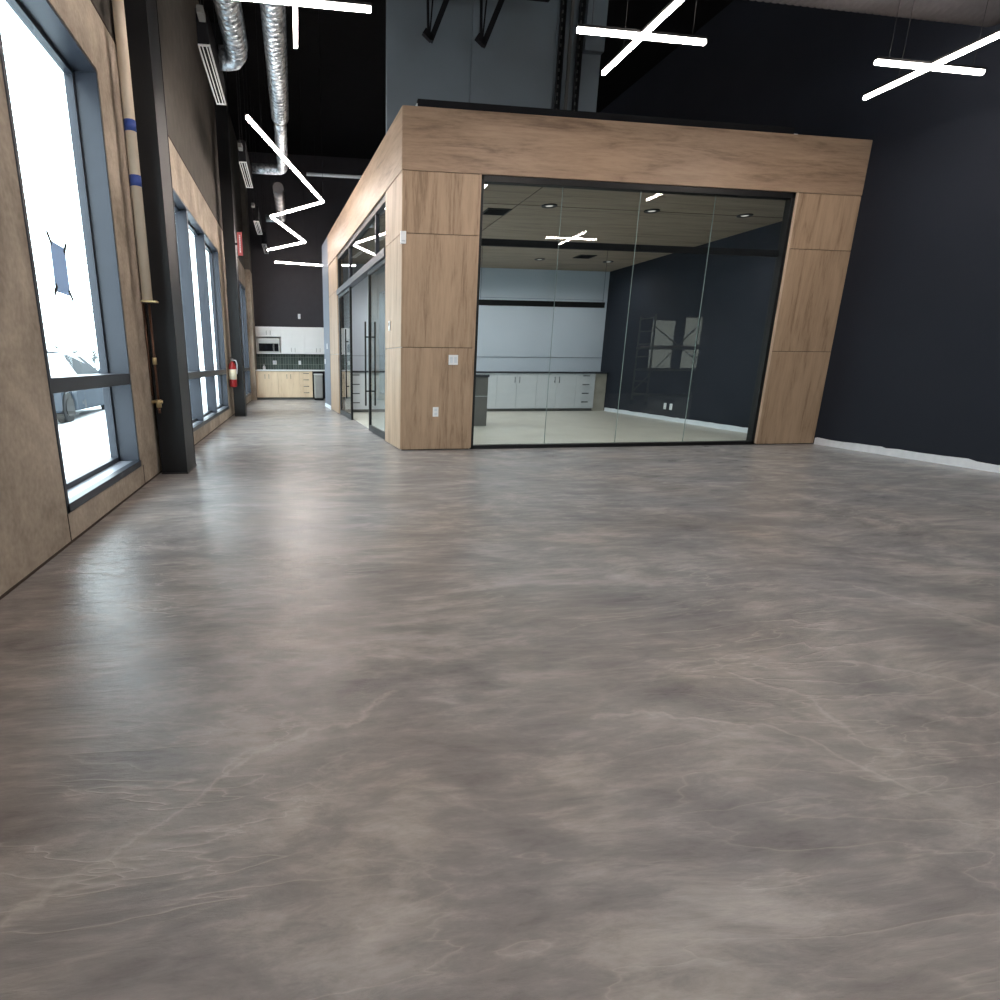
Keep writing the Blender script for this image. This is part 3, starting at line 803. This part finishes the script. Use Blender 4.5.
def diffuser(label, x, yy, ln, first=None):
    t = thing('slot_diffuser', label, 'air diffuser', (x, yy, 4.0), 0, 'slot diffusers hung along the window wall')
    w_ = .055
    MB().box(-w_, w_, 0, ln, .012, .30).build('plenum_box', M_black, t)
    f = MB()
    for xx in (-w_, -.020, .018, w_-.004):
        f.box(xx, xx+.008 if xx > -w_ else xx+.012, 0, ln, 0, .014)
    f.box(w_-.012, w_, 0, ln, 0, .014)
    f.box(-w_, w_, 0, .018, 0, .014).box(-w_, w_, ln-.018, ln, 0, .014)
    f.build('slot_frame', M_white, t)
    MB().bar((0, .2, .3), (0, .2, CZ-4.0), .01).bar((0, ln-.2, .3), (0, ln-.2, CZ-4.0), .01).build('hanger', M_steel, t)
    return t
d0 = diffuser('white slot diffuser nearest the camera, high by the window wall', -.80, 6.97, 1.38)
dup(d0, (-.74, 10.45, 4.0), 'white slot diffuser fed by the long spiral duct, second from the camera')
dup(d0, (-.80, 14.40, 4.0), 'white slot diffuser beside the zigzag light, third from the camera')
dup(d0, (-.775, 17.0, 4.0), 'white slot diffuser nearest the kitchenette wall')
for (x, yy, lb) in ((-.76, 6.5, 'small grey box on the wall side before the nearest diffuser'), (-.73, 9.95, 'small grey box before the second diffuser'), (-.79, 13.3, 'small grey box before the third diffuser')):
    t = thing('damper_box', lb, 'control box', (x, yy, 4.05), 0, 'small boxes before the diffusers')
    B(-.03, .03, 0, .16, 0, .06).build('housing', M_dgrey, t, bevel=.005)
    MB().bar((0, .08, .06), (0, .08, CZ-4.05), .01).build('hanger', M_steel, t)
t = thing('flexible_duct', 'large dark corrugated duct crossing the top right above the pendant', 'duct', (0, 5.95, 4.61))
pts, rs = [], []
x = 3.2
while x < XR-.01:
    pts.append((x, 0, 0)); rs.append(.235); pts.append((x+.04, 0, 0)); rs.append(.285); x += .08
MB().tube(pts, rs, 32).build('duct_body', M_flex, t)
for xx in (4.0, 5.9): MB().box(xx, xx+.03, -.29, -.283, -.05, CZ-4.62).build('hanging_strap', M_steel, t)
tag(MB().tube([(.3, 13.6, 4.75), (2.6, 13.6, 4.75)], .03, 10).build('conduit', M_lgrey), 'thin pale conduit crossing behind the zigzag light above the oak box', 'conduit')

# ------------------------------------------------------------------ grey wall, tray, joists above the box
GY = 9.5
gw = struct_empty('wall_upper_grey', label='tall grey panelled wall rising behind the oak box')
for a, b in ((1.365, 2.565), (2.573, 3.80), (3.805, 4.51)):
    B(a, b, GY, GY+.12, 3.62, CZ).build('wall_panel', M_grey_wall, gw)
t = thing('cable_ladder', 'tall dark perforated cable ladder standing against the grey wall', 'cable ladder', (3.95, GY-.1, 3.63))
for sx_ in (-.11, .17):
    m = MB(); m.box(sx_-.035, sx_+.035, 0, .012, 0, CZ-3.63).box(sx_-.035, sx_-.028, -.05, 0, 0, CZ-3.63).box(sx_+.028, sx_+.035, -.05, 0, 0, CZ-3.63)
    m.build('side_rail', M_steel, t)
    h = MB()
    for k in range(28): h.box(sx_-.012, sx_+.012, -.004, .0, .06+k*.10, .10+k*.10)
    h.build('rail_slots', M_dgrey, t)
B(.01, .05, -.02, .01, 0, CZ-3.63).build('centre_rail', M_dgrey, t)
t = thing('steel_joist', 'black steel beam with hanging braces at the top edge above the oak box', 'beam', (0, 8.9, 0))
zt = 5.67
B(1.3, 3.45, -.06, .06, zt, zt+.12).build('beam', M_black, t)
for cx_ in (1.85, 2.56):
    m = MB()
    m.bar((cx_-.05, 0, zt), (cx_-.03, 0, zt-.50), .03).bar((cx_+.03, 0, zt), (cx_-.01, 0, zt-.50), .018)
    m.bar((cx_+.26, 0, zt+.02), (cx_+.0, 0, zt-.58), .07).bar((cx_-.09, 0, zt-.48), (cx_+.02, 0, zt-.56), .07)
    m.build('brace', M_black, t)
t = thing('wall_box', 'grey box at the very top of the grey wall beside the pendant', 'junction box', (4.33, GY-.10, 5.38))
B(-.12, .18, 0, .1, 0, .7).build('housing', M_grey_wall, t, bevel=.005)

# ------------------------------------------------------------------ kitchenette
KY = 17.96
base_cabinet('base_cabinet', 'pale maple two door base cabinet by the window wall in the kitchenette', -1.23, KY, .625, .6, .80, 0, M_kwood, 2, 0, 'maple base units of the kitchenette')
base_cabinet('base_cabinet', 'pale maple two door base cabinet in the middle of the kitchenette', -.605, KY, .625, .6, .80, 0, M_kwood, 2, 0, 'maple base units of the kitchenette')
base_cabinet('drawer_cabinet', 'pale maple four drawer cabinet beside the waste bin', .02, KY, .37, .6, .80, 0, M_kwood, 0, 4, 'maple base units of the kitchenette')
tag(B(-1.233, 2.3, KY-.03, YB, .812, .85).build('worktop', M_kwhite, bevel=.003), 'white worktop of the kitchenette over the maple units', 'worktop')
struct('trim_6', B(-1.233, 2.3, YB-.012, YB, .85, 1.29), M_tile, 'dark green tiled splashback')
UY = 18.29; UZ = 1.30
def upper(label, x, w_, z0, h):
    t = thing('wall_cabinet', label, 'cabinet', (x, UY, z0), 0, 'white wall cabinets of the kitchenette')
    B(.001, w_-.001, .02, YB-UY, 0, h).build('body', M_kwhite, t)
    for i in range(2):
        d = B(i*w_/2+.002, (i+1)*w_/2-.002, 0, .019, .003, h-.003).build('door', M_kwhite, t, bevel=.0015)
        handle_bar(d, w_/2-.055 if i == 0 else w_/2+.055, 0, .11, True, .12)
    return t
upper('white wall cabinet above the microwave', -1.20, .73, 1.77, .28)
upper('white wall cabinet right of the microwave', -.47, .66, UZ, .75)
upper('white wall cabinet at the right end of the kitchenette', .19, .80, UZ, .75)
t = thing('shelf_niche', 'white open niche around the microwave', 'shelf', (-1.20, UY, UZ))
m = MB(); m.box(0, .73, 0, .34, 0, .025).box(0, .018, 0, .34, .025, .467).box(.712, .73, 0, .34, .025, .467).box(.018, .712, .33, .345, .025, .467)
m.build('niche_body', M_kwhite, t)
t = thing('microwave', 'stainless microwave with dark door in the wall cabinet niche', 'microwave', (-1.16, UY+.005, UZ+.026))
B(0, .64, 0, .30, 0, .41).build('body', M_steelf, t, bevel=.006)
B(.04, .47, -.012, 0, .04, .26).build('door', M_dglass, t, bevel=.003)
B(.48, .60, -.010, 0, .04, .26).build('control_panel', M_dglass, t, bevel=.002)
MB().tube([(.45, -.03, .06), (.45, -.03, .24)], .007, 8).build('door_handle', M_steelf, t)
t = thing('waste_bin', 'tall stainless waste bin with black foot under the end of the white worktop', 'waste bin', (.555, 17.78, 0))
B(-.13, .13, -.12, .12, .0, .05).build('foot', M_frame2, t, bevel=.01)
B(-.125, .125, -.115, .115, .05, .70).build('body', M_steelf, t, bevel=.03, seg=4)
B(-.13, .13, -.12, .12, .70, .745).build('lid', simple('bin_lid', s2l(200, 200, 198), .4), t, bevel=.012, seg=3)
plate('wall_socket', 'white socket on the green splashback, left one', 'wall socket', -.70, YB-.012, 1.05, .115, .115, [(-.026, 0, .035, .07), (.026, 0, .035, .07)])
plate('wall_socket', 'white socket on the green splashback, right one', 'wall socket', .04, YB-.012, 1.05, .075, .115, [(0, .024, .034, .03), (0, -.024, .034, .03)])
plate('wall_socket', 'small white plate high on the charcoal wall above the kitchenette', 'wall socket', .07, YB, 2.37, .075, .14, [(0, 0, .034, .07)])
t = thing('soap_bottle', 'small white bottle on the left end of the kitchenette worktop', 'bottle', (-1.0, 18.3, .85))
MB().tube([(0, 0, 0), (0, 0, .08), (0, 0, .1), (0, 0, .12)], [.04, .04, .02, .012], 14).build('body', M_white, t)
MB().tube([(0, 0, .12), (0, 0, .15), (0, -.03, .155)], .006, 6).build('pump', M_white, t)

# ------------------------------------------------------------------ outside
sn = MB(); random.seed(5)
nx, ny = 46, 70
vs = []
for i in range(nx+1):
    row = []
    for j in range(ny+1):
        tx = (i/nx)**2.0; X = -1.66 - tx*120
        tyy = j/ny; Yv = -30 + 170*tyy**1.4
        hgt = -.16 + .035*math.sin(X*1.7+Yv*.6) + .03*math.sin(Yv*1.3-X*.4)
        if -4.9 < X < -3.9 and 8 < Yv < 20: hgt += .05
        row.append(sn.bm.verts.new((X, Yv, hgt)))
    vs.append(row)
for i in range(nx):
    for j in range(ny):
        sn.bm.faces.new((vs[i][j], vs[i][j+1], vs[i+1][j+1], vs[i+1][j])).smooth = True
o = sn.build('snow_ground', M_snow); o['kind'] = 'structure'; o['label'] = 'snow covered ground outside the windows'
def car(label, x, yy, z, paint, snowy):
    """car along +Y, bonnet towards +Y, near side faces +X; local origin at the middle of the wheelbase"""
    t = thing('car', label, 'car', (x, yy, z))
    hw = .88
    prof = [(-2.25, .30), (-2.28, .62), (-2.20, .88), (-1.2, .93), (.85, .93), (1.9, .84), (2.22, .70), (2.28, .42), (2.2, .26)]
    prof += [(1.75, .24)] + [(1.40+.36*math.cos(a), .30+.36*math.sin(a)) for a in [math.pi*k/8 for k in range(0, 9)]]
    prof += [(.95, .22), (-.95, .22)] + [(-1.38+.36*math.cos(a), .30+.36*math.sin(a)) for a in [math.pi*k/8 for k in range(0, 9)]] + [(-1.8, .24)]
    MB().prism(prof, 'x', -hw, hw).build('body', paint, t, bevel=.05, seg=3)
    # greenhouse, tapering inwards
    low = [(-1.75, .92), (1.05, .92)]; top = [(-1.15, 1.36), (-.6, 1.42), (.05, 1.40)]
    m = MB(); bm = m.bm
    sect = [(-1.80, .90), (-1.20, 1.35), (-.55, 1.41), (.12, 1.38), (1.15, .90)]
    L_ = [bm.verts.new((hw*.97 if z_ < 1 else hw*.76, y_, z_)) for y_, z_ in sect]
    R_ = [bm.verts.new((-(hw*.97 if z_ < 1 else hw*.76), y_, z_)) for y_, z_ in sect]
    bm.faces.new(L_); bm.faces.new(list(reversed(R_)))
    for k in range(5): bm.faces.new((L_[k], L_[(k+1) % 5], R_[(k+1) % 5], R_[k]))
    m.build('cabin', M_snow if snowy else paint, t, bevel=.03, seg=3)
    for s_ in (1, -1):
        def sp(y_, z_):
            f_ = (z_-.90)/.48; return (s_*(hw*.97 + (hw*.76-hw*.97)*f_ + .006), y_, z_)
        for quad, gm in (([(-.60, .95), (.98, .95), (.14, 1.31), (-.80, 1.345)], M_cglass), ([(-1.50, .95), (-.68, .95), (-.88, 1.34), (-1.15, 1.29)], M_snow if snowy else M_cglass)):
            q = MB(); q.bm.faces.new([q.bm.verts.new(sp(*p)) for p in quad])
            o = q.build('side_window', gm, t); md = o.modifiers.new('s', 'SOLIDIFY'); md.thickness = .012
    q = MB(); q.bm.faces.new([q.bm.verts.new(p) for p in ((-.70, 1.06, .955), (.70, 1.06, .955), (.60, .22, 1.345), (-.60, .22, 1.345))])
    o = q.build('windscreen', M_cglass, t); md = o.modifiers.new('s', 'SOLIDIFY'); md.thickness = .02
    for wy in (-1.38, 1.40):
        for s_ in (-1, 1):
            wv = MB().tube([(s_*(hw-.20), wy, .31), (s_*(hw-.01), wy, .31)], .31, 24).build('wheel', M_tyre, t, bevel=.02)
            MB().tube([(s_*(hw-.01), wy, .31), (s_*(hw+.005), wy, .31)], .19, 16).build('hubcap', M_tyre, wv)
    for s_ in (-1, 1): B(s_*.75-.12, s_*.75+.12, 2.18, 2.27, .56, .68).build('headlight', M_white, t, bevel=.02)
    MB().box(hw, hw+.16, .62, .72, .93, 1.05).build('wing_mirror', paint, t, bevel=.03)
    if snowy:
        s_ = MB(); random.seed(int(abs(x*10)))
        s_.prism([(-1.1, 1.40), (-.6, 1.46), (0, 1.44), (.05, 1.40)], 'x', -.62, .62).build('roof_snow', M_snow, t, bevel=.02)
    return t
car('snow covered grey car parked outside the near window', -5.45, 14.3, -.17, M_car, True)
car('pale car parked farther off behind the snow covered car', -9.5, 23.4, -.16, M_carw, True)
def tree(label, x, yy, h):
    t = thing('bare_tree', label, 'tree', (x, yy, -.3), 0, 'distant trees beyond the car park')
    random.seed(int(x*7+yy))
    MB().tube([(0, 0, 0), (0, 0, h*.55), (.1, 0, h)], [.12, .08, .02], 6).build('trunk', M_leaf, t)
    m = MB()
    for k in range(70):
        a = random.uniform(0, 6.28); z_ = h*random.uniform(.3, .85); r_ = h*.3*(1-abs(z_/h-.6))
        p = Vector((0, 0, z_)); q = p + Vector((math.cos(a)*r_, math.sin(a)*r_, h*.15))
        m.tube([p, (p+q)/2+Vector((0, 0, .05)), q], [.05, .035, .01], 4)
    m.build('branches', M_leaf, t)
for x, yy, h, lb in ((-30, 84, 3.5, 'small distant tree above the car roof, leftmost'), (-30, 89, 3.2, 'small distant tree above the windscreen, middle one'), (-30, 97, 3.4, 'small distant tree nearest the window jamb')):
    tree(lb, x, yy, h)

# ------------------------------------------------------------------ scaffold mirrored in the glass
t = thing('scaffold', 'rolling scaffold tower behind the camera, mirrored in the glass front', 'scaffold', (9.07, -.95, 0))
for sx_ in (0, 1.72):
    m = MB()
    for sy_ in (0, .7): m.tube([(sx_, sy_, .12), (sx_, sy_, 2.3)], .024, 8)
    for k in range(7): m.tube([(sx_, 0, .3+k*.32), (sx_, .7, .3+k*.32)], .018, 6)
    m.build('end_frame', M_scaf, t)
    for sy_ in (0, .7): MB().tube([(sx_-.02, sy_, .06), (sx_+.02, sy_, .06)], .06, 14).build('castor', M_tyre, t)
m = MB()
for sy_ in (0, .7):
    m.tube([(0, sy_, .92), (1.72, sy_, .92)], .024, 6).tube([(0, sy_, 1.48), (1.72, sy_, 1.48)], .024, 6).tube([(0, sy_, .25), (1.72, sy_, .25)], .024, 6)
m.tube([(0, 0, .35), (1.72, 0, 2.1)], .015, 6).tube([(0, .7, 2.0), (1.72, .7, .9)], .015, 6)
m.build('braces', M_scaf, t)
B(.03, 1.69, .05, .65, 1.50, 1.54).build('platform', M_kwood, t)

# ------------------------------------------------------------------ light
wd = bpy.data.worlds.new('overcast'); SC.world = wd; wd.use_nodes = True
nt = wd.node_tree; nt.nodes.clear()
out = nt.nodes.new('ShaderNodeOutputWorld'); bg = nt.nodes.new('ShaderNodeBackground')
bg.inputs['Color'].default_value = (.83, .92, 1.0, 1); bg.inputs['Strength'].default_value = SKY
nt.links.new(bg.outputs[0], out.inputs['Surface'])
def portal(name, loc, rot, sx_, sy_):
    l = bpy.data.lights.new(name, 'AREA'); l.shape = 'RECTANGLE'; l.size = sx_; l.size_y = sy_
    l.cycles.is_portal = True
    o = bpy.data.objects.new(name, l); COL.objects.link(o); o.location = loc; o.rotation_euler = rot
for (a, b, z0, z1) in WINS:   # area light points -Z; rotate so it points +X
    portal('daylight_portal', (XL-.29, (a+b)/2, (z0+z1)/2), (0, -math.pi/2, 0), z1-z0, b-a)
for (a, b, z0, z1) in BW:
    portal('daylight_portal', ((a+b)/2, YF-.21, (z0+z1)/2), (math.pi/2, 0, 0), b-a, z1-z0)

# ------------------------------------------------------------------ camera
R = [[0.9877075393191733, 0.035800289101548116, -0.15215832567529525],
     [-0.1561904961565167, 0.2645985770432237, -0.9516260410145795],
     [0.006192389074078902, 0.9636938997041262, 0.26693767435603477]]
cd = bpy.data.cameras.new('camera'); cam = bpy.data.objects.new('camera', cd); COL.objects.link(cam)
mw = Matrix(R).to_4x4(); mw.translation = Vector((0, 0, 1.0272))
cam.matrix_world = mw
cd.sensor_fit = 'HORIZONTAL'; cd.sensor_width = 36; cd.lens = 588/1000*36
cd.shift_x = .105; cd.shift_y = .027; cd.clip_start = .02; cd.clip_end = 500
SC.camera = cam
SC.view_settings.view_transform = 'Standard'; SC.view_settings.look = 'None'
SC.view_settings.gamma = 1.0; SC.view_settings.use_curve_mapping = False
SC.view_settings.exposure = EXPOSURE
SC.cycles.use_denoising = True; SC.cycles.denoising_input_passes = 'RGB_ALBEDO_NORMAL'; SC.cycles.denoising_prefilter = 'ACCURATE'
SC.cycles.max_bounces = 10; SC.cycles.transparent_max_bounces = 16; SC.cycles.diffuse_bounces = 5
SC.cycles.sample_clamp_indirect = 8.0
